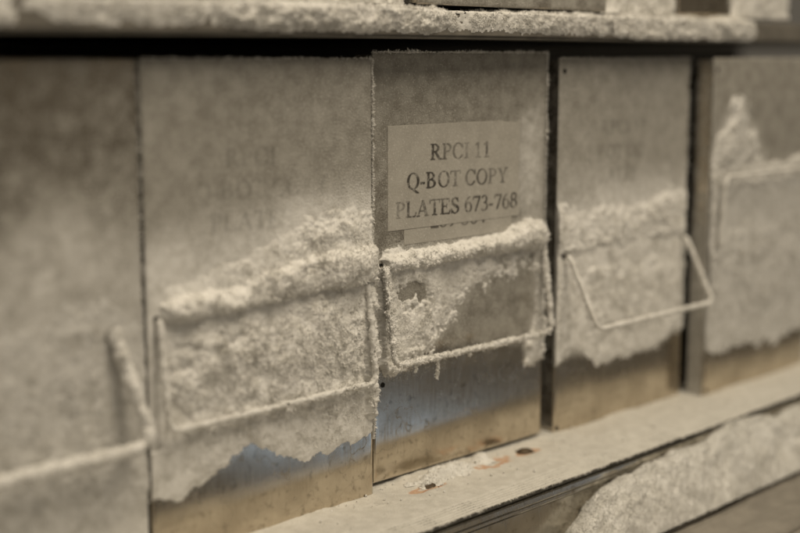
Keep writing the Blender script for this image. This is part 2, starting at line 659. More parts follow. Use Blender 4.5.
def make_frost(name, W, Hh, layers, seed, res, parent, dens=1.0, edge=None, mat=None, y0=0.0):
    rng = np.random.RandomState(seed)
    nx, ny = int(W / res) + 1, int(Hh / res) + 1
    U, V = np.meshgrid(np.linspace(0, W, nx), np.linspace(0, Hh, ny), indexing='ij')
    H, M = frost_field(U, V, layers, seed, res)
    Hc = np.maximum(H, -0.3)
    jit = np.clip(Hc, 0, 1) * 0.25
    P = np.stack([U + jit * rng.normal(0, res, U.shape), -Hc, V + jit * rng.normal(0, res, U.shape)], -1)
    # the frost leans past the sheet edge a little, raggedly
    over = (0.5 + 1.6 * fbm(V, U * 0 + 3, 3.0, seed + 5, 4)) * np.clip(Hc, 0, 1.5) / 1.5
    P[..., 0] += np.where(U > W - 2.0, over, 0) - np.where(U < 2.0, over * 0.5, 0)
    Pm = P.reshape(-1, 3)
    id_ = np.arange(nx * ny).reshape(nx, ny)
    q = np.stack([id_[:-1, :-1], id_[1:, :-1], id_[1:, 1:], id_[:-1, 1:]], -1)
    pos = H > -0.05
    k = pos[:-1, :-1] | pos[1:, :-1] | pos[1:, 1:] | pos[:-1, 1:]
    F = q[k]
    used = np.zeros(nx * ny, bool)
    used[F.ravel()] = True
    remap = np.cumsum(used) - 1
    base = (Pm[used], remap[F])
    # crystals
    gx, gz = np.gradient(H, res)
    ii = np.argwhere(rng.rand(*H.shape) < np.clip((M - 0.16) * 1.9, 0, 1) ** 2.2)
    clump = fbm(ii[:, 0] * res, ii[:, 1] * res, 5, seed + 60, 3, 0.6)
    ii = ii[rng.rand(len(ii)) < np.clip((clump - 0.30) * 3.2, 0.08, 1)]
    n = int(len(ii) * res * res * 8.0 * dens)
    sel = ii[rng.randint(0, len(ii), n)]
    hh = np.clip(H[sel[:, 0], sel[:, 1]], 0, 9)
    pp = P[sel[:, 0], sel[:, 1]] + np.stack([rng.normal(0, res / 2, n), np.zeros(n), rng.normal(0, res / 2, n)], -1)
    nn = np.stack([-gx[sel[:, 0], sel[:, 1]], -np.ones(n) * 1.2, -gz[sel[:, 0], sel[:, 1]] + 0.1], -1)
    nn /= np.linalg.norm(nn, axis=1)[:, None]
    L = (rng.uniform(0.3, 1.0, n) ** 2 * 0.95 + 1.2 * (rng.rand(n) < 0.05)) * np.clip(0.5 + hh / 6, 0.4, 1.2)
    sp = spikes(pp, nn, L, L * rng.uniform(0.10, 0.24, n) + 0.03, rng)
    sel = ii[rng.randint(0, len(ii), n)]
    hh = np.clip(H[sel[:, 0], sel[:, 1]], 0, 9)
    gp = P[sel[:, 0], sel[:, 1]] + rng.normal(0, 0.22, (n, 3))
    gr = grains(gp, rng.uniform(0.25, 1.0, n) ** 3 * 0.42 * np.clip(0.55 + hh / 6, 0.5, 1.2), rng)
    parts = [base, sp, gr]
    # whiskers along given edges: (u0,v0,u1,v1,count,length)
    for (u0, v0, u1, v1, cnt, ln) in (edge or []):
        t = rng.rand(cnt)
        e = np.stack([u0 + (u1 - u0) * t, rng.uniform(-0.9, 0.6, cnt), v0 + (v1 - v0) * t], -1)
        w = fbm(e[:, 0], e[:, 2], 5, seed + 77, 3)
        dx, dz = (v1 - v0), -(u1 - u0)
        ll = math.hypot(dx, dz)
        dn = np.array([dx / ll, -0.5, dz / ll])
        if u1 == u0:
            dn[0] = 1.0 if u0 > W / 2 else -1.0
        else:
            dn[2] = 1.0
            dn[0] = 0
        Lw = ln * rng.uniform(0.2, 1.0, cnt) * np.clip(w * 2 - 0.3, 0.15, 1.4)
        parts.append(spikes(e, np.tile(dn, (cnt, 1)), Lw, Lw * rng.uniform(0.12, 0.3, cnt) + 0.06, rng))
        parts.append(grains(e + rng.normal(0, 0.3, e.shape), rng.uniform(0.12, 0.45, cnt), rng))
    Vv, Ff = join(*parts)
    Vv = Vv / 1000.0
    Vv[:, 1] += y0
    sm = np.concatenate([np.full(len(f), i == 0) for i, f in enumerate(Ff)])
    return mesh_np(name, Vv, Ff, mat or FROST, parent, sm)


def tube(path, rad, n, seed=0, rough=0.0, res=None):
    """swept tube in metres; rough = relative radius noise"""
    P = np.array(path, float)
    if res:
        d = np.concatenate([[0], np.cumsum(np.linalg.norm(np.diff(P, axis=0), axis=1))])
        m = max(4, int(d[-1] / res))
        t = np.linspace(0, d[-1], m)
        P = np.stack([np.interp(t, d, P[:, k]) for k in range(3)], -1)
    T = np.gradient(P, axis=0)
    T /= np.linalg.norm(T, axis=1)[:, None]
    ref = np.array([0.13, 1.0, 0.21])
    A = np.cross(T, ref)
    A /= np.linalg.norm(A, axis=1)[:, None]
    B = np.cross(T, A)
    m = len(P)
    a = np.linspace(0, 2 * math.pi, n, endpoint=False)
    ss, aa = np.meshgrid(np.arange(m) * (res or 0.002) * 1000, a, indexing='ij')
    rr = rad * np.ones((m, n))
    if rough:
        nz = fbm(ss, np.cos(aa) * 3 + 5, 1.6, seed, 4, 0.7) + fbm(ss, np.sin(aa) * 3 + 9, 4.5, seed + 9, 3)
        rr = rad * (1 + rough * (nz - 1.0) * 2)
    N = A[:, None] * np.cos(aa)[..., None] + B[:, None] * np.sin(aa)[..., None]
    V = P[:, None] + N * rr[..., None]
    id_ = np.arange(m * n).reshape(m, n)
    nx = np.roll(id_, -1, 1)
    F = np.stack([id_[:-1], nx[:-1], nx[1:], id_[1:]], -1).reshape(-1, 4)
    return V.reshape(-1, 3), F, N.reshape(-1, 3)


def bail_path(z_p, z_b, out_p, out_b, x0=5.0, x1=132.0, r=5.0, splay=0.0):
    """wire bail: pivot, leg, rounded corner, bar, rounded corner, leg, pivot (mm -> m)"""
    s = 1 if z_b < z_p else -1
    xi = x0 + splay
    pts = [(xi, 2.0, z_p), (xi, -out_p * 0.6, z_p), (xi, -out_p, z_p - s * 1.5)]
    L = math.hypot(z_p - z_b, out_b - out_p)
    dy, dz = -(out_b - out_p) / L, (z_b - z_p) / L
    e = (x0, -out_b - dy * r, z_b - dz * r)
    pts.append(e)
    for k in range(1, 6):
        a = k / 6 * math.pi / 2
        pts.append((x0 + r * (1 - math.cos(a)), e[1] + dy * r * math.sin(a), e[2] + dz * r * math.sin(a)))
    pts.append((x0 + r, -out_b, z_b))
    half = pts
    other = [(x0 + x1 - p[0], p[1], p[2]) for p in reversed(half)]
    return np.array(half + other) / 1000.0


def make_handle(parent, z_p, z_b, out_p, out_b, seed, wire=0.85, sleeve=1.7, rough=0.4, dens=1.0, x0=5.0, x1=132.0, drips=(), r=5.0, splay=0.0):
    rng = np.random.RandomState(seed)
    path = bail_path(z_p, z_b, out_p, out_b, x0, x1, r, splay)
    V, F, N = tube(path, wire / 1000, 10, res=0.0012)
    h = mesh_np('handle', V, [F], WIRE, parent, True)
    V, F, N = tube(path[1:-1], sleeve / 1000, 16, seed, rough, res=0.0006)
    n = int(len(V) * 0.16 * dens)
    i = rng.randint(0, len(V), n)
    L = rng.uniform(0.25, 1.0, n) ** 1.6 * 1.5
    sp = spikes(V[i] * 1000, N[i], L, L * rng.uniform(0.16, 0.32, n), rng)
    i = rng.randint(0, len(V), n)
    gr = grains(V[i] * 1000 + rng.normal(0, 0.15, (n, 3)), rng.uniform(0.15, 0.5, n), rng)
    parts = [(V * 1000, F), sp, gr]
    for (u, v, y, ln, cnt) in drips:                # clumps of crystals hanging from the wire
        t = rng.rand(cnt) ** 0.8
        p = np.stack([u + rng.normal(0, 0.5, cnt) + 0.6 * np.sin(t * 4), y + rng.normal(0, 0.35, cnt), v - t * ln], -1)
        Ls = rng.uniform(0.5, 1.5, cnt)
        parts.append(spikes(p, np.tile([0, -0.2, -0.6], (cnt, 1)), Ls, Ls * 0.25, rng))
        parts.append(grains(p, rng.uniform(0.15, 0.45, cnt), rng))
    Vv, Ff = join(*parts)
    sm = np.concatenate([np.full(len(f), k == 0) for k, f in enumerate(Ff)])
    mesh_np('frost_sleeve', Vv / 1000, Ff, FROST, h, sm)
    return h


def make_panel(parent, covf, seed, W=DW, res=0.8, layers=(), ink=None, rimef=None):
    """front sheet with a folded rim; covf(U, V) -> hoarfrost haze, rime = white frost thinning out round the banks"""
    nx, ny = int(W / res) + 1, int(DH / res) + 1
    U, V = np.meshgrid(np.linspace(0, W, nx), np.linspace(0, DH, ny), indexing='ij')
    Y = (fbm(U, V, 70, seed, 2) - 0.5) * 0.5
    rim = np.minimum(np.minimum(U, W - U), np.minimum(V, DH - V))
    Y = Y * sstep(0, 12, rim) + 0.5 * (1 - sstep(0, 1.2, rim))
    P = np.stack([U, Y, V], -1).reshape(-1, 3) / 1000
    cov = covf(U, V)
    rime = np.zeros(U.shape)
    if layers:
        H, M = frost_field(U, V, layers, seed, res)
        rime = np.clip(blur(np.clip(M * 1.3, 0, 1), 1.0 / res), 0, 1)
    if rimef:
        rime = np.maximum(rime, np.clip(rimef(U, V), 0, 1))
    a = np.zeros(U.shape)
    if ink:                                   # print on a label that the frost has buried
        lines, u0, v0, k, sd = ink
        t, _, _ = text_ink(104, 54, res, lines)
        i0, j0 = int(u0 / res), int(v0 / res)
        a[i0:i0 + t.shape[0], j0:j0 + t.shape[1]] = t
        a = np.clip(blur(a, 0.5 / res) * sstep(0.30, 0.60, fbm(U, V, 14, sd, 3)) * k, 0, 1)
        lab = np.zeros(U.shape)
        lab[i0:i0 + t.shape[0], j0:j0 + t.shape[1]] = 1
        rime = np.maximum(rime, 0.16 * blur(lab, 3 / res))
    id_ = np.arange(nx * ny).reshape(nx, ny)
    F = np.stack([id_[:-1, :-1], id_[1:, :-1], id_[1:, 1:], id_[:-1, 1:]], -1).reshape(-1, 4)
    o = mesh_np('front_panel', P, [F], PANEL, parent, True, {'cov': cov, 'ink': a, 'rime': rime})
    sm = o.modifiers.new('thickness', 'SOLIDIFY')
    sm.thickness = 0.0012
    sm.offset = -1
    return o


def side_sheet(parent, x, covf, flip=1, depth=DD):
    nx, ny = 60, 75
    Yd, V = np.meshgrid(np.linspace(0.0018, depth, nx), np.linspace(0.8, DH - 1.2, ny), indexing='ij')
    P = np.stack([np.full(Yd.shape, x), Yd, V / 1000], -1).reshape(-1, 3)
    id_ = np.arange(nx * ny).reshape(nx, ny)
    F = np.stack([id_[:-1, :-1], id_[:-1, 1:], id_[1:, 1:], id_[1:, :-1]], -1).reshape(-1, 4)
    o = mesh_np('side_flange', P, [F], PANEL, parent, False, {'cov': covf(Yd * 1000, V), 'ink': np.zeros(Yd.shape), 'rime': np.clip((covf(Yd * 1000, V) - 0.45) * 1.5, 0, 1)})
    sm = o.modifiers.new('thickness', 'SOLIDIFY')
    sm.thickness = 0.0011
    sm.offset = -1 if flip > 0 else 1
    return o


def make_drawer(loc, rz, label, covf, layers, seed, res, handle, dens=1.0, edge=None, W=DW,
                side=lambda Y, V: np.full(Y.shape, 0.45), group='metal rack drawers in the freezer', holes=((4.0, 216.5),), ink=None, rimef=None, fmat=None):
    root = empty('rack_drawer', loc, rz)
    tag(root, label, 'drawer', group)
    make_panel(root, covf, seed, W, res, layers, ink, rimef)
    side_sheet(root, 0.0009, side, 1, 0.0135)
    side_sheet(root, W / 1000 - 0.0009, side, -1, 0.0135)
    b = MB()
    e = W / 1000 - 0.0070
    b.box(0.0070, e, 0.0022, DD, 0.0008, 0.0020)
    b.box(0.0070, e, 0.0022, DD, 0.2160, 0.2172)
    b.box(0.0070, 0.0080, 0.0022, DD, 0.0021, 0.2159)
    b.box(e - 0.0010, e, 0.0022, DD, 0.0021, 0.2159)
    b.box(0.0081, e - 0.0011, DD - 0.0015, DD - 0.0003, 0.0021, 0.2159)
    b.build('rack_tray', SHEET, root)
    for (hx, hz) in holes:
        m = MB()
        m.lathe([(0.0014, -0.0003), (0.0014, 0.0002), (0.0011, 0.0003), (0.0009, 0.0001)], 16, 'Y', (hx / 1000, -0.0001, hz / 1000))
        m.build('rivet_hole', DARK, root)
    if layers:
        make_frost('frost_coating', W, DH, layers, seed, res, root, dens, edge, fmat)
    if handle:
        make_handle(root, **handle)
    return root


ALL = [(0, 0), (137, 0), (137, 222), (0, 222)]

# --- the clear-labelled drawer in the middle
def cov3(U, V):
    n = fbm(U, V, 26, 301, 4)
    c = 0.62 * sstep(112, 122, V) + 0.20 * sstep(150, 222, V)
    c = c + 0.66 * sstep(58, 74, V + (n - 0.5) * 30) * (1 - sstep(112, 122, V))
    c = c + 0.30 * sstep(40, 54, V + (n - 0.5) * 14) * (1 - sstep(60, 80, V))
    c = c + 0.25 * sstep(110, 137, U) * sstep(110, 130, V)
    return np.clip(c, 0, 1)


L3 = [
    ([(5, 111), (6, 120), (30, 119), (66, 120), (100, 122), (118, 127), (131, 126), (136, 119), (135, 111), (100, 112), (66, 112), (30, 110)], 6.5, 2.2, 0.35, 5),
    ([(6, 112), (6, 122), (40, 119), (90, 121), (131, 129), (136, 112)], 1.6, 3.5, 0.5, 6),
    ([(7, 114), (134, 114), (134, 106), (112, 103), (92, 99), (76, 98), (64, 89), (55, 77), (48, 69), (34, 66), (20, 60), (8, 62)], 0.58, 4.5, 0.9, 5),
    ([(7, 114), (134, 114), (134, 106), (112, 103), (92, 101), (76, 97), (62, 88), (52, 76), (42, 67), (20, 59), (8, 61)], 1.1, 6.0, 1.0, 4.5),
    ([(16, 92), (40, 92), (52, 86), (44, 70), (20, 60)], 1.7, 7.0, 0.8, 4),
    ([(12, 104), (38, 102), (46, 92), (24, 89)], -1, 4.0, 1.15, 4),
    ([(3, 117), (11, 117), (16, 60), (20, 56), (6, 57)], 3.0, 1.6, 0.6, 4),
    ([(3.5, 112), (7.5, 112), (7.5, 117), (3.5, 117)], -1, 0.7, 0.6, 3),
    ([(128, 126), (137, 126), (137, 62), (136, 46), (128, 42), (121, 44), (124, 58), (131, 68)], 2.2, 1.8, 0.7, 4),
    ([(134, 222), (137, 222), (137, 118), (127, 118), (130, 150), (133, 180)], 0.5, 1.6, 0.7, 4),
    ([(112, 188), (136, 200), (136, 128), (110, 128)], 0.22, 3.5, 0.9, 4),
]
d3 = make_drawer((0.0007, 0.0007, 0.0), R(-1.1),
                 'rack drawer with a clearly legible white paper label and frosty handle over bare metal',
                 cov3, L3, 31, 0.42,
                 dict(z_p=113.5, z_b=63.5, out_p=4.0, out_b=11.0, seed=5, sleeve=1.5, rough=0.6, dens=3.0,
                      drips=((36, 63, -11, 11, 130), (61, 64, -11, 4, 40), (20, 62, -11, 4, 40), (82, 64, -11, 2.2, 25))),
                 1.25, edge=[(137, 222, 137, 112, 900, 1.7), (0, 222, 137, 222, 700, 2.2), (137, 112, 137, 45, 300, 1.6)],
                 holes=((6.4, 51.5), (5.2, 114.0)))
res = 0.22
ink, U, V = text_ink(104, 54, res, [("RPCI 11", 31.0, 35.0, 9.2, 8.3), ("Q-BOT COPY", 13.6, 20.6, 8.95, 8.3), ("PLATES 673-768", 5.4, 6.2, 8.85, 8.3)])
fade = 0.30 + 0.75 * fbm(U, V, 9, 71, 3)
spk = sstep(0.30, 0.62, fbm(U, V, 1.5, 72, 3, 0.65) + 0.10)
ghostly = np.ones(U.shape)
for (a, b_, c_, r_, s_) in ((57, 40, 16, 7, .55), (52, 24, 13, 6, .55), (9, 10, 6, 6, .55), (86, 24, 10, 6, .35), (84, 9, 6, 6, -.2), (40, 9, 12, 6, -.25), (24, 24, 12, 6, -.25), (36, 39, 6, 6, -.25)):
    ghostly -= s_ * np.exp(-(((U - a) / c_) ** 2 + ((V - b_) / r_) ** 2))
ink3 = np.clip(ink * fade * ghostly * (0.45 + 0.75 * spk) * 1.15, 0, 0.95)
kn = fbm(U, V, 6, 73, 4)
keep = (U < 104.2 - 1.6 * kn) & (V < 54 - 0.5 * sstep(70, 104, U) * kn * 4)
sheet('paper_label', U, V, keep, -0.34, PAPER, d3, {'ink': ink3}, (10, 131.3))
inkb, U2, V2 = text_ink(88, 20, res, [("289-384", 19.5, 7.0, 8.8, 8.2)], tilt=-0.6)
keep2 = (U2 < 87 - 2 * fbm(U2, V2, 5, 74, 3)) & (V2 < 20)
sheet('paper_label', U2, V2, keep2, -0.20, PAPER, d3, {'ink': np.clip(inkb * (0.4 + 0.7 * fbm(U2, V2, 5, 75, 3)), 0, .85)}, (22, 123.2))


T2 = [("RPCI 11", 31.0, 35.0, 9.2, 8.3), ("Q-BOT COPY", 13.6, 20.6, 8.95, 8.3), ("PLATES", 22.0, 6.2, 8.85, 8.3)]


# --- thickly frosted drawer left of it
def cov2(U, V):
    n = fbm(U, V, 30, 201, 4)
    return np.clip(1.0 * sstep(38, 60, V + (n - 0.5) * 20) + 0.05, 0, 0.97)


L2 = [
    ([(0, 112), (137, 114), (137, 60), (137, 31), (130, 33), (124, 29), (117, 33), (108, 29), (100, 31), (90, 30), (82, 33), (75, 34), (68, 40), (57, 44), (46, 41), (35, 35), (25, 31), (15, 27), (4, 28), (0, 33)], 1.0, 2.6, 0.55, 7),
    ([(10, 104), (60, 106), (132, 106), (130, 46), (60, 52), (14, 50)], 3.6, 10, 0.5, 9),
    ([(6, 111), (9, 118), (25, 119), (40, 119), (70, 125), (88, 128), (112, 130), (137, 131), (137, 111), (100, 111), (57, 109), (20, 109)], 6.2, 2.6, 0.4, 7),
    ([(4, 111), (9, 124), (40, 125), (66, 134), (90, 140), (137, 140), (137, 111), (57, 109)], 2.6, 8.0, 0.22, 8),
    ([(72, 141), (100, 145), (137, 150), (137, 126), (88, 128), (68, 132)], 2.4, 8.0, 0.3, 7),
    ([(132, 222), (137, 222), (137, 140), (131, 140), (133, 180)], 0.5, 2.5, 0.7, 5),
    ([(131, 110), (137, 112), (137, 40), (131, 40)], 4.2, 1.8, 0.5, 4),
    ([(-6, 113), (6.5, 112), (8.5, 62), (7, 52), (-6, 52)], -1, 0.8, 0.5, 6),
]
d2 = make_drawer((-0.1435, -0.006, -0.003), 0,
                 'rack drawer with a thick frost bank across its middle and a bare shiny bottom strip',
                 cov2, L2, 22, 0.5,
                 dict(z_p=110, z_b=61.5, out_p=2.0, out_b=7.5, seed=6, sleeve=1.4, rough=0.5),
                 1.0, edge=[(137, 222, 137, 130, 600, 1.6), (137, 130, 137, 30, 900, 2.6), (0, 222, 137, 222, 260, 1.2)], holes=((4.5, 110.5),), ink=(T2, 13, 139, 0.34, 210),
                 rimef=lambda U, V: (0.24 + 0.62 * (1 - sstep(124, 160, V - 0.12 * U)) + 0.35 * np.exp(-((U - 105) / 32) ** 2 - ((V - 142) / 14) ** 2)) * sstep(40, 60, V) * (0.7 + 0.6 * fbm(U, V, 18, 230, 4)))


# --- leftmost drawer, frosted all the way down
def cov1(U, V):
    return np.clip(0.42 + 0.5 * (1 - sstep(110, 190, V - 0.12 * U)) + 0.35 * (fbm(U, V, 22, 101, 4) - 0.5), 0, 1)  # haze thinned upward: partly real mottling, partly corner darkening put into the colour


L1 = [
    ([(0, 90), (60, 96), (90, 110), (116, 124), (137, 126), (137, 26), (120, 16), (92, 22), (70, 26), (30, 16), (0, 18)], 1.1, 20, 0.35, 10),
    ([(60, 64), (137, 66), (137, 46), (60, 46), (0, 48), (0, 60)], 1.8, 9, 0.4, 9),
    ([(60, 150), (137, 170), (137, 120), (40, 95)], 0.4, 13, 0.4, 12),
]
d1 = make_drawer((-0.2825, -0.006, -0.003), 0,
                 'leftmost rack drawer, coated with matt frost almost to its bottom edge',
                 cov1, L1, 13, 0.6,
                 dict(z_p=109, z_b=60.5, out_p=2.0, out_b=15.0, seed=7, sleeve=2.9, rough=0.4, x1=128.5, r=8.0, splay=8.0),
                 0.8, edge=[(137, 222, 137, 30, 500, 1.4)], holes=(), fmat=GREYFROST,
                 rimef=lambda U, V: 0.62 * (1 - sstep(85, 190, V - 0.12 * U)) * (0.5 + fbm(U, V, 16, 130, 4)))


# --- drawer right of the labelled one, handle swung outwards
def cov4(U, V):
    n = fbm(U, V, 30, 401, 4)
    return np.clip(0.98 * sstep(34, 55, V + (n - 0.5) * 20) + 0.05, 0, 0.97)


L4 = [
    ([(0, 112), (137, 112), (137, 45), (124, 47), (108, 38), (99, 40), (90, 35), (80, 37), (72, 34), (63, 38), (55, 36), (46, 38), (40, 36), (28, 46), (16, 51), (8, 46), (2, 40), (0, 44)], 1.0, 3.2, 0.6, 5),
    ([(0, 136), (40, 130), (90, 131), (137, 141), (137, 108), (90, 110), (40, 109), (0, 108)], 2.6, 10.0, 0.3, 9),
    ([(2, 117), (60, 117), (137, 117), (137, 108), (60, 109), (2, 108)], 3.0, 4.5, 0.3, 6),
    ([(20, 100), (120, 100), (110, 50), (30, 52)], 2.4, 8.0, 0.6, 8),
    ([(3, 104), (9, 103), (9, 110), (3, 110)], -1, 0.8, 0.6, 3),
    ([(0, 150), (137, 158), (137, 125), (0, 125)], 0.4, 9, 0.5, 9),
]
d4 = make_drawer((0.1461, -0.0048, -0.003), 0,
                 'evenly frosted rack drawer whose wire handle is swung outwards',
                 cov4, L4, 44, 0.55,
                 dict(z_p=107, z_b=67, out_p=5.5, out_b=26.0, seed=8, sleeve=1.5, rough=0.22, x0=6.5, x1=131.5),
                 0.9, edge=[(137, 222, 137, 45, 500, 1.2), (0, 222, 137, 222, 250, 1.0)], holes=((4.5, 214.5), (3.0, 4.0), (6.2, 107.0)), ink=(T2, 10, 142, 0.40, 310),
                 rimef=lambda U, V: (0.34 + 0.48 * (1 - sstep(125, 165, V))) * sstep(45, 60, V) * (0.7 + 0.6 * fbm(U, V, 16, 330, 4)))


# --- rightmost drawer, handle folded up
def cov5(U, V):
    n = fbm(U, V, 30, 501, 4)
    return np.clip(0.80 * sstep(26, 45, V + (n - 0.5) * 16) + 0.05, 0, 0.95)


L5 = [
    ([(0, 150), (8, 168), (20, 186), (28, 195), (38, 190), (46, 174), (62, 163), (64, 152), (22, 148), (20, 100), (0, 60)], 2.5, 6.0, 0.8, 9),
    ([(20, 151), (70, 151), (137, 153), (137, 146), (20, 145)], 2.0, 3.0, 0.5, 6),
    ([(0, 140), (20, 142), (137, 142), (137, 30), (100, 26), (45, 30), (20, 28), (0, 36)], 0.9, 6.0, 0.6, 8),
    ([(10, 115), (130, 112), (130, 45), (20, 42)], 1.8, 10.0, 0.6, 9),
]


def side5(Y, V):
    return np.clip(0.50 + 0.20 * (1 - sstep(95, 165, V + Y * 1.2)), 0, 1.0)


d5 = make_drawer((0.289, -0.019, -0.003), 0,
                 'rightmost rack drawer with a pointed frost patch and its wire handle folded up',
                 cov5, L5, 55, 0.65,
                 dict(z_p=101, z_b=146, out_p=5.0, out_b=7.5, seed=9, sleeve=1.4, rough=0.22, x0=6.5, x1=131.5),
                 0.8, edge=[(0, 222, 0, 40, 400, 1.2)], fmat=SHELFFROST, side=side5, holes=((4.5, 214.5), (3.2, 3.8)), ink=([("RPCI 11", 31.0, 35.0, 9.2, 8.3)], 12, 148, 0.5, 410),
                 rimef=lambda U, V: (0.14 + 0.6 * (1 - sstep(110, 150, V))) * sstep(30, 45, V) * (0.6 + 0.8 * fbm(U, V, 14, 430, 4)))

# ---------------------------------------------------------------- drawers standing on the shelf above
def covU(U, V):
    return np.clip(0.62 + 0.4 * (fbm(U, V, 35, 611, 3) - 0.5), 0, 1)


LU = [([(0, 14), (60, 9), (137, 12), (137, 0), (0, 0)], 3.0, 3, 0.5, 8), ([(0, 120), (137, 130), (137, 40), (0, 45)], 3.5, 4, 0.5, 9)]
LUs = [([(0, 60), (60, 50), (137, 40), (137, 0), (0, 0)], 5.0, 5, 0.5, 9)]
GU = 'drawers standing on the shelf above'
UP = 0.2452
for (x, y, W, seed, lab, lay) in (
        (-0.250, -0.004, 140, 61, 'upper drawer with dull frost at the left end of the shelf above', LU),
        (-0.107, -0.008, 117, 62, 'upper drawer above the thickly frosted bank drawer, snow along its foot', LUs),
        (0.0135, -0.018, 158, 63, 'wide upper drawer standing above the legibly labelled drawer, its bottom edge bare', [LU[1]]),
        (0.1760, -0.006, 77, 64, 'narrow upper drawer half buried by snow, left of the dark upper gap', LUs),
        (0.2560, -0.012, 140, 65, 'upper drawer of brownish bare metal right of the dark upper gap', [([(70, 60), (137, 60), (137, 0), (64, 0)], 3.0, 5, 0.5, 8)])):
    cf = covU if seed != 65 else (lambda U, V: np.clip(0.25 + 0.5 * (fbm(U, V, 35, 612, 3) - 0.5), 0, 1))
    make_drawer((x, y, UP), 0, lab, cf, lay, seed, 0.9,
                dict(z_p=110, z_b=62, out_p=4.0, out_b=9.0, seed=seed, sleeve=1.6, x1=W - 5.0), 0.7, W=float(W), group=GU, holes=())

# ---------------------------------------------------------------- shelf above
shelf = empty('shelf', (0, 0, 0.2286))
tag(shelf, 'snow covered metal shelf running above the row of drawers', 'shelf')
b = MB()
b.box(-0.75, 0.95, -0.0200, 0.34, 0.0, 0.0135)
b.box(-0.75, 0.95, -0.0212, -0.0201, 0.0015, 0.0120)
b.build('shelf_board', PAINT, shelf, 0.0006)


def shelf_snow():
    rng = np.random.RandomState(77)
    xs = np.arange(-600, 345, 0.8)
    # cross-section walked from the lower front edge up the face and back over the top
    prof = np.array([(-21.4, 1.0), (-21.4, 13.4), (-20.2, 14.0), (-4.0, 14.0)])
    d = np.concatenate([[0], np.cumsum(np.linalg.norm(np.diff(prof, axis=0), axis=1))])
    s = np.arange(0, d[-1], 0.55)
    py, pz = np.interp(s, d, prof[:, 0]), np.interp(s, d, prof[:, 1])
    ny = np.where(s < d[1], -1.0, np.where(s > d[2], 0.0, -0.7))
    nz = np.where(s < d[1], 0.0, np.where(s > d[2], 1.0, 0.7))
    X, Sg = np.meshgrid(xs, s, indexing='ij')
    n1 = fbm(X, Sg, 9, 700, 4, 0.6)
    n2 = fbm(X, Sg, 2.2, 705, 4, 0.7)
    amt = 0.22 + 0.78 * sstep(-118, -100, X) * (1 - 0.68 * sstep(10, 40, X) * (1 - sstep(160, 195, X)))
    low = sstep(0.8, 6.5, Sg + (fbm(X, Sg * 0, 5, 712, 5, 0.7) - 0.5) * 4.5 + 2.0 * sstep(170, 210, X))
    end = 1 - sstep(312, 334, X + (n1 - 0.5) * 36)
    drift = fbm(X, Sg * 1.5, 26, 720, 4, 0.6)
    base = (0.9 * amt + 2.8 * amt * sstep(0.2, 0.8, n1)) * low * end
    base = base * np.clip(0.34 + 1.25 * sstep(0.36, 0.66, drift), 0, 1.35)
    top = sstep(d[1] - 3, d[2] + 1, Sg)
    base = base * (1 - 0.45 * top)
    H = base + (n2 - 0.5) * 1.8 * np.clip(base, 0, 1) - 0.4 * (1 - np.clip(base * 2, 0, 1))
    Hc = np.maximum(H, -0.3)
    P = np.stack([X, py[None, :] + ny[None, :] * Hc, pz[None, :] + nz[None, :] * Hc], -1)
    nX, nS = X.shape
    id_ = np.arange(nX * nS).reshape(nX, nS)
    q = np.stack([id_[:-1, :-1], id_[1:, :-1], id_[1:, 1:], id_[:-1, 1:]], -1)
    pos = H > -0.05
    k = pos[:-1, :-1] | pos[1:, :-1] | pos[1:, 1:] | pos[:-1, 1:]
    F = q[k]
    used = np.zeros(nX * nS, bool)
    used[F.ravel()] = True
    remap = np.cumsum(used) - 1
    ii = np.argwhere((H > 0.3) & (X > -330))
    n = 34000
    sel = ii[rng.randint(0, len(ii), n)]
    N = np.stack([np.zeros(n), ny[sel[:, 1]], nz[sel[:, 1]]], -1)
    L = rng.uniform(0.35, 1.0, n) ** 1.8 * 1.5
    sp = spikes(P[sel[:, 0], sel[:, 1]], N, L, L * rng.uniform(0.16, 0.34, n), rng)
    sel = ii[rng.randint(0, len(ii), n)]
    gr = grains(P[sel[:, 0], sel[:, 1]], rng.uniform(0.3, 1, n) ** 2 * 0.5, rng)
    Vv, Ff = join((P.reshape(-1, 3)[used], remap[F]), sp, gr)
    sm = np.concatenate([np.full(len(f), i == 0) for i, f in enumerate(Ff)])
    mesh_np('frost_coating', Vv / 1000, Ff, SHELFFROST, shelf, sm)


shelf_snow()

# ---------------------------------------------------------------- sill below the drawers
sill = empty('sill', (0, 0, -0.003))
tag(sill, 'frost dusted grooved metal sill under the drawers with rusty bolts', 'sill')


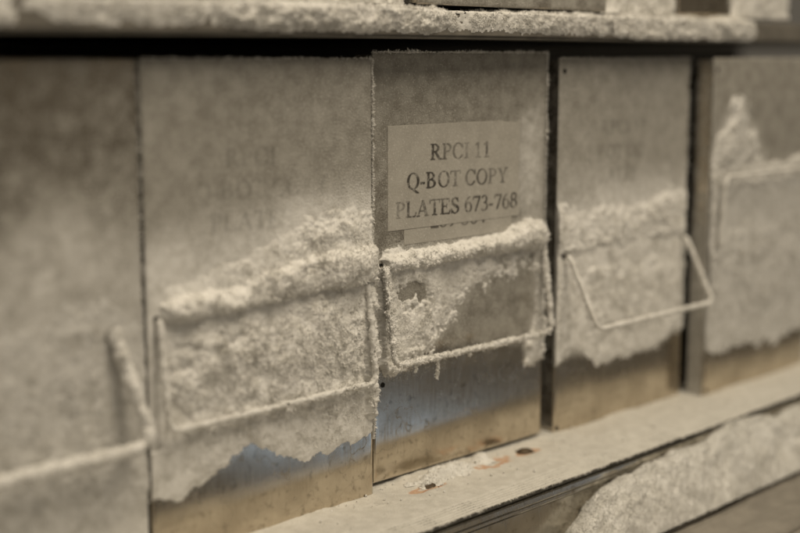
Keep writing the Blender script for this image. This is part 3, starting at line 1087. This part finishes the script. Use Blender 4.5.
def make_sill():
    xs = np.arange(-420, 560, 0.8)
    ys = np.concatenate([np.arange(-62.5, -44, 0.30), np.arange(-44, 8, 0.7), np.arange(8, 330, 8.0)])
    X, Y = np.meshgrid(xs, ys, indexing='ij')
    gm = sstep(-62, -61, Y) * (1 - sstep(-46.5, -45.5, Y))
    groove = -0.75 * gm * (0.5 - 0.5 * np.cos(2 * math.pi * (Y + 61.5) / 2.6)) ** 2
    lip = -1.6 * (1 - sstep(-62.5, -61.6, Y)) ** 1.5
    thick = 0.35 + 1.2 * sstep(0.42, 0.75, fbm(X, Y, 30, 800, 4)) * sstep(-46, -36, Y)
    thick = thick + 0.5 * sstep(-14, 0, Y)
    snow = thick * (0.6 + 0.8 * fbm(X, Y, 3.0, 805, 4, 0.65))
    fill = 1 - gm * 0.80
    Z = groove * (0.75 + 0.45 * sstep(0.4, 0.6, fbm(X, Y, 22, 811, 3))) + lip + snow * fill
    cov = 0.95 - 0.12 * gm - 0.35 * np.clip(-groove, 0, 1) + 0.25 * (fbm(X, Y, 16, 807, 3) - 0.5) - 0.75 * (1 - sstep(-62, -60.5, Y + 1.0 * fbm(X, Y, 4, 809, 3)))
    # trodden, greyer, streaky patches
    cov = cov - 0.25 * sstep(0.55, 0.75, fbm(X * 0.4, Y, 6, 813, 4)) * sstep(-50, -20, Y)
    rust = np.zeros(X.shape)
    for (cx, cy, rx, ry, inner) in ((21.5, -19.5, 13, 4.6, 0.42), (76, -15, 17, 7.5, 0.50), (108.5, -15.4, 11, 5.0, 0.0)):
        rr = np.sqrt(((X - cx) / rx) ** 2 + ((Y - cy) / ry) ** 2) + (fbm(X, Y, 5, 820, 4) - 0.5) * 0.7
        a = 1 - sstep(0.8, 1.05, rr)
        if inner:
            a = a * sstep(inner - 0.15, inner + 0.1, rr) * sstep(0.26, 0.42, fbm(X, Y, 7, 825, 3))
        rust = np.maximum(rust, a)
        Z = Z - 0.5 * (1 - sstep(0.8, 1.2, rr)) * np.clip(snow, 0, 0.6)
    P = np.stack([X, Y, Z], -1).reshape(-1, 3) / 1000
    id_ = np.arange(X.size).reshape(X.shape)
    F = np.stack([id_[:-1, :-1], id_[1:, :-1], id_[1:, 1:], id_[:-1, 1:]], -1).reshape(-1, 4)
    mesh_np('sill_top', P, [F], SILL, sill, True, {'cov': np.clip(cov, 0, 1), 'rust': np.clip(rust, 0, 1) * 0.62})


make_sill()
b = MB()
b.box(-0.42, 0.56, -0.0632, -0.0560, -0.0062, -0.0021)      # lip
b.box(-0.42, 0.56, -0.0618, -0.0570, -0.0095, -0.0064)      # second, thinner lip below it
b.box(-0.42, 0.56, -0.0600, -0.0570, -0.0440, -0.0097)      # face
b.build('sill_front', METAL, sill, 0.0008)
for (x, y, r) in ((0.0225, -0.0182, 0.0034), (0.1075, -0.0142, 0.0036), (0.0715, -0.0095, 0.0036)):
    m = MB()
    rj = np.random.RandomState(int(x * 1e5)).uniform(-0.12, 0.12, 14)
    m.lathe([(r * 1.5, -0.0006), (r * 1.45, 0.0007), (r, 0.0008), (r * 0.95, 0.0017), (r * 0.6, 0.0021), (r * 0.3, 0.0019)], 14, 'Z', (x, y, 0), lambda k: rj[k])
    m.build('bolt', BOLT, sill, 0, True)


def mound(name, cx, cy, rx, ry, h, seed, n_cr, parent, rot=0.0):
    """small heap of loose frost (mm, relative to the sill)"""
    rng = np.random.RandomState(seed)
    res = 0.45
    X, Y = np.meshgrid(np.arange(-rx * 1.3, rx * 1.3, res), np.arange(-ry * 1.3, ry * 1.3, res), indexing='ij')
    rr = np.sqrt((X / rx) ** 2 + (Y / ry) ** 2) + (fbm(X, Y, 6, seed, 4, 0.6) - 0.5) * 0.9
    H = h * (1 - sstep(0.15, 1.0, rr)) * (0.75 + 0.5 * fbm(X, Y, 3, seed + 4, 4, 0.6)) - 0.3
    c, s = math.cos(rot), math.sin(rot)
    P = np.stack([cx + X * c - Y * s, cy + X * s + Y * c, np.maximum(H, -0.3) + 1.0], -1)
    id_ = np.arange(X.size).reshape(X.shape)
    q = np.stack([id_[:-1, :-1], id_[1:, :-1], id_[1:, 1:], id_[:-1, 1:]], -1)
    pos = H > -0.2
    k = pos[:-1, :-1] | pos[1:, :-1] | pos[1:, 1:] | pos[:-1, 1:]
    F = q[k]
    used = np.zeros(X.size, bool)
    used[F.ravel()] = True
    remap = np.cumsum(used) - 1
    ii = np.argwhere(H > 0)
    sel = ii[rng.randint(0, len(ii), n_cr)]
    pp = P[sel[:, 0], sel[:, 1]]
    L = rng.uniform(0.3, 1.0, n_cr) ** 2 * 1.3
    sp = spikes(pp, np.tile([0, -0.3, 0.8], (n_cr, 1)), L, L * rng.uniform(0.15, 0.3, n_cr), rng)
    gr = grains(pp + rng.normal(0, 0.3, pp.shape), rng.uniform(0.3, 1, n_cr) ** 2 * 0.32, rng)
    Vv, Ff = join((P.reshape(-1, 3)[used], remap[F]), sp, gr)
    sm = np.concatenate([np.full(len(f), i == 0) for i, f in enumerate(Ff)])
    return mesh_np(name, Vv / 1000, Ff, SNOW, parent, sm)


mound('loose_frost', 42, -12, 27, 9.5, 5.5, 91, 900, sill, 0.05)
mound('loose_frost', 74, -9, 11, 7, 4.2, 92, 300, sill)
mound('loose_frost', 22, -17.0, 5, 2.2, 2.6, 93, 260, sill)

rng_c = np.random.RandomState(321)
nc = 260
cu = rng_c.uniform(-60, 330, nc)
cv = -3 - 40 * rng_c.rand(nc) ** 1.8
cs = rng_c.uniform(0.2, 1.0, nc) ** 3 * 0.95 + 0.12
cV, cF = grains(np.stack([cu, cv, 1.0 + cs * 0.3], -1), cs, rng_c)
mesh_np('ice_crumbs', cV / 1000, [cF], SNOW, sill, False)

# ---------------------------------------------------------------- cabinet below and behind
b = MB()
b.box(-0.42, 0.56, -0.0840, -0.0605, -0.0520, -0.0425)
lw = b.build('cabinet_ledge', SHEET, None, 0.001)
tag(lw, 'dark metal cabinet ledge under the sill, carrying the snow bank', 'ledge')
b = MB()
b.box(-0.75, 0.95, 0.345, 0.36, -0.12, 0.60)
bw = b.build('wall', LINER)
tag(bw, kind='structure')


def snow_bank():
    rng = np.random.RandomState(88)
    xs = np.arange(78, 560, 0.7)
    cx = np.array([78, 84, 92, 100, 110, 125, 158, 210, 240, 280, 300, 340, 420, 560.0])
    cz = np.array([-42, -31, -25, -17, -13.5, -12.5, -9.5, -6.5, -3.5, -5.0, -9.0, -8, -7, -7.0])
    t = np.linspace(0, 1, 90)
    X, Tt = np.meshgrid(xs, t, indexing='ij')
    crest = np.interp(X, cx, cz) + (fbm(X, X * 0, 24, 880, 5, 0.62) - 0.5) * 11.0
    h = np.maximum(crest + 42.5, 0.2)
    # t 0..0.25: from the face to the crest; then down a bulging front to the ledge's rim
    y = np.where(Tt < 0.22, -60.2 - 6.0 * (Tt / 0.22), -66.2 - 17.5 * ((Tt - 0.22) / 0.78) ** 0.9)
    f = np.where(Tt < 0.22, 0.80 + 0.20 * np.sin(Tt / 0.22 * math.pi / 2), np.cos(np.clip((Tt - 0.22) / 0.78, 0, 1) * math.pi / 2) ** 0.85)
    z = -42.5 + h * f
    n1 = fbm(X, Tt * 45, 13, 881, 4, 0.55)
    n2 = fbm(X, Tt * 45, 3.0, 886, 4, 0.68)
    disp = (n1 - 0.5) * 8.0 + (0.3 - np.abs(fbm(X, Tt * 45 + X * 0.4, 15, 890, 3, 0.5) - 0.5) * 2) * 2.4 + (n2 - 0.5) * 0.7
    disp = disp * np.clip(h / 12, 0, 1)
    y = y - disp * 0.75
    y = np.minimum(y, -60.1)
    z = z + disp * 0.65
    # bare patch eroded near the left foot
    P = np.stack([X + (n2 - 0.5) * 1.5, y, z], -1)
    id_ = np.arange(X.size).reshape(X.shape)
    F = np.stack([id_[:-1, :-1], id_[:-1, 1:], id_[1:, 1:], id_[1:, :-1]], -1).reshape(-1, 4)
    n = 34000
    ii = np.argwhere((h > 2) & (X < 420))
    sel = ii[rng.randint(0, len(ii), n)]
    pp = P[sel[:, 0], sel[:, 1]]
    L = rng.uniform(0.3, 1.0, n) ** 2 * 1.3
    sp = spikes(pp, np.tile([0, -0.7, 0.7], (n, 1)), L, L * rng.uniform(0.18, 0.36, n), rng)
    sel = ii[rng.randint(0, len(ii), n)]
    gr = grains(P[sel[:, 0], sel[:, 1]] + rng.normal(0, 0.2, (n, 3)), rng.uniform(0.3, 1.0, n) ** 2 * 0.45, rng)
    Vv, Ff = join((P.reshape(-1, 3), F), sp, gr)
    sm = np.concatenate([np.full(len(f), i == 0) for i, f in enumerate(Ff)])
    o = mesh_np('snow_bank', Vv / 1000, Ff, SNOW, None, sm)
    tag(o, 'long bank of loose white snow piled on the ledge under the sill', 'snow', kind='stuff')


snow_bank()


def gasket():
    xs = np.arange(-420, 560, 2.0)
    prof = np.array([(-84.3, -50), (-84.4, -44.5), (-86.0, -47.5), (-88.5, -47.0), (-90.5, -43.8), (-92.0, -43.6), (-95, -46.2), (-101, -47.5), (-108, -46.0),
                     (-116, -44.6), (-124, -45.2), (-126.8, -48), (-127.4, -53.5), (-128.8, -53.5), (-129.6, -48), (-132, -46.0), (-142, -46.4), (-150, -50), (-153, -62)])
    d = np.concatenate([[0], np.cumsum(np.linalg.norm(np.diff(prof, axis=0), axis=1))])
    s = np.arange(0, d[-1], 0.7)
    py, pz = np.interp(s, d, prof[:, 0]), np.interp(s, d, prof[:, 1])
    k = np.exp(-0.5 * (np.arange(-3, 4) / 1.2) ** 2)
    k /= k.sum()
    py = np.convolve(np.pad(py, 3, 'edge'), k, 'valid')
    pz = np.convolve(np.pad(pz, 3, 'edge'), k, 'valid')
    X, Sg = np.meshgrid(xs, s, indexing='ij')
    wob = (fbm(X, Sg, 40, 900, 3) - 0.5) * 2.2
    P = np.stack([X, py[None, :] + wob * 0.6, pz[None, :] + wob * 0.5], -1).reshape(-1, 3) / 1000
    id_ = np.arange(X.size).reshape(X.shape)
    F = np.stack([id_[:-1, :-1], id_[:-1, 1:], id_[1:, 1:], id_[1:, :-1]], -1).reshape(-1, 4)
    o = mesh_np('door_gasket', P, [F], RUBBER, None, True)
    tag(o, 'pale folded rubber door gasket along the bottom of the freezer opening', 'gasket')


gasket()
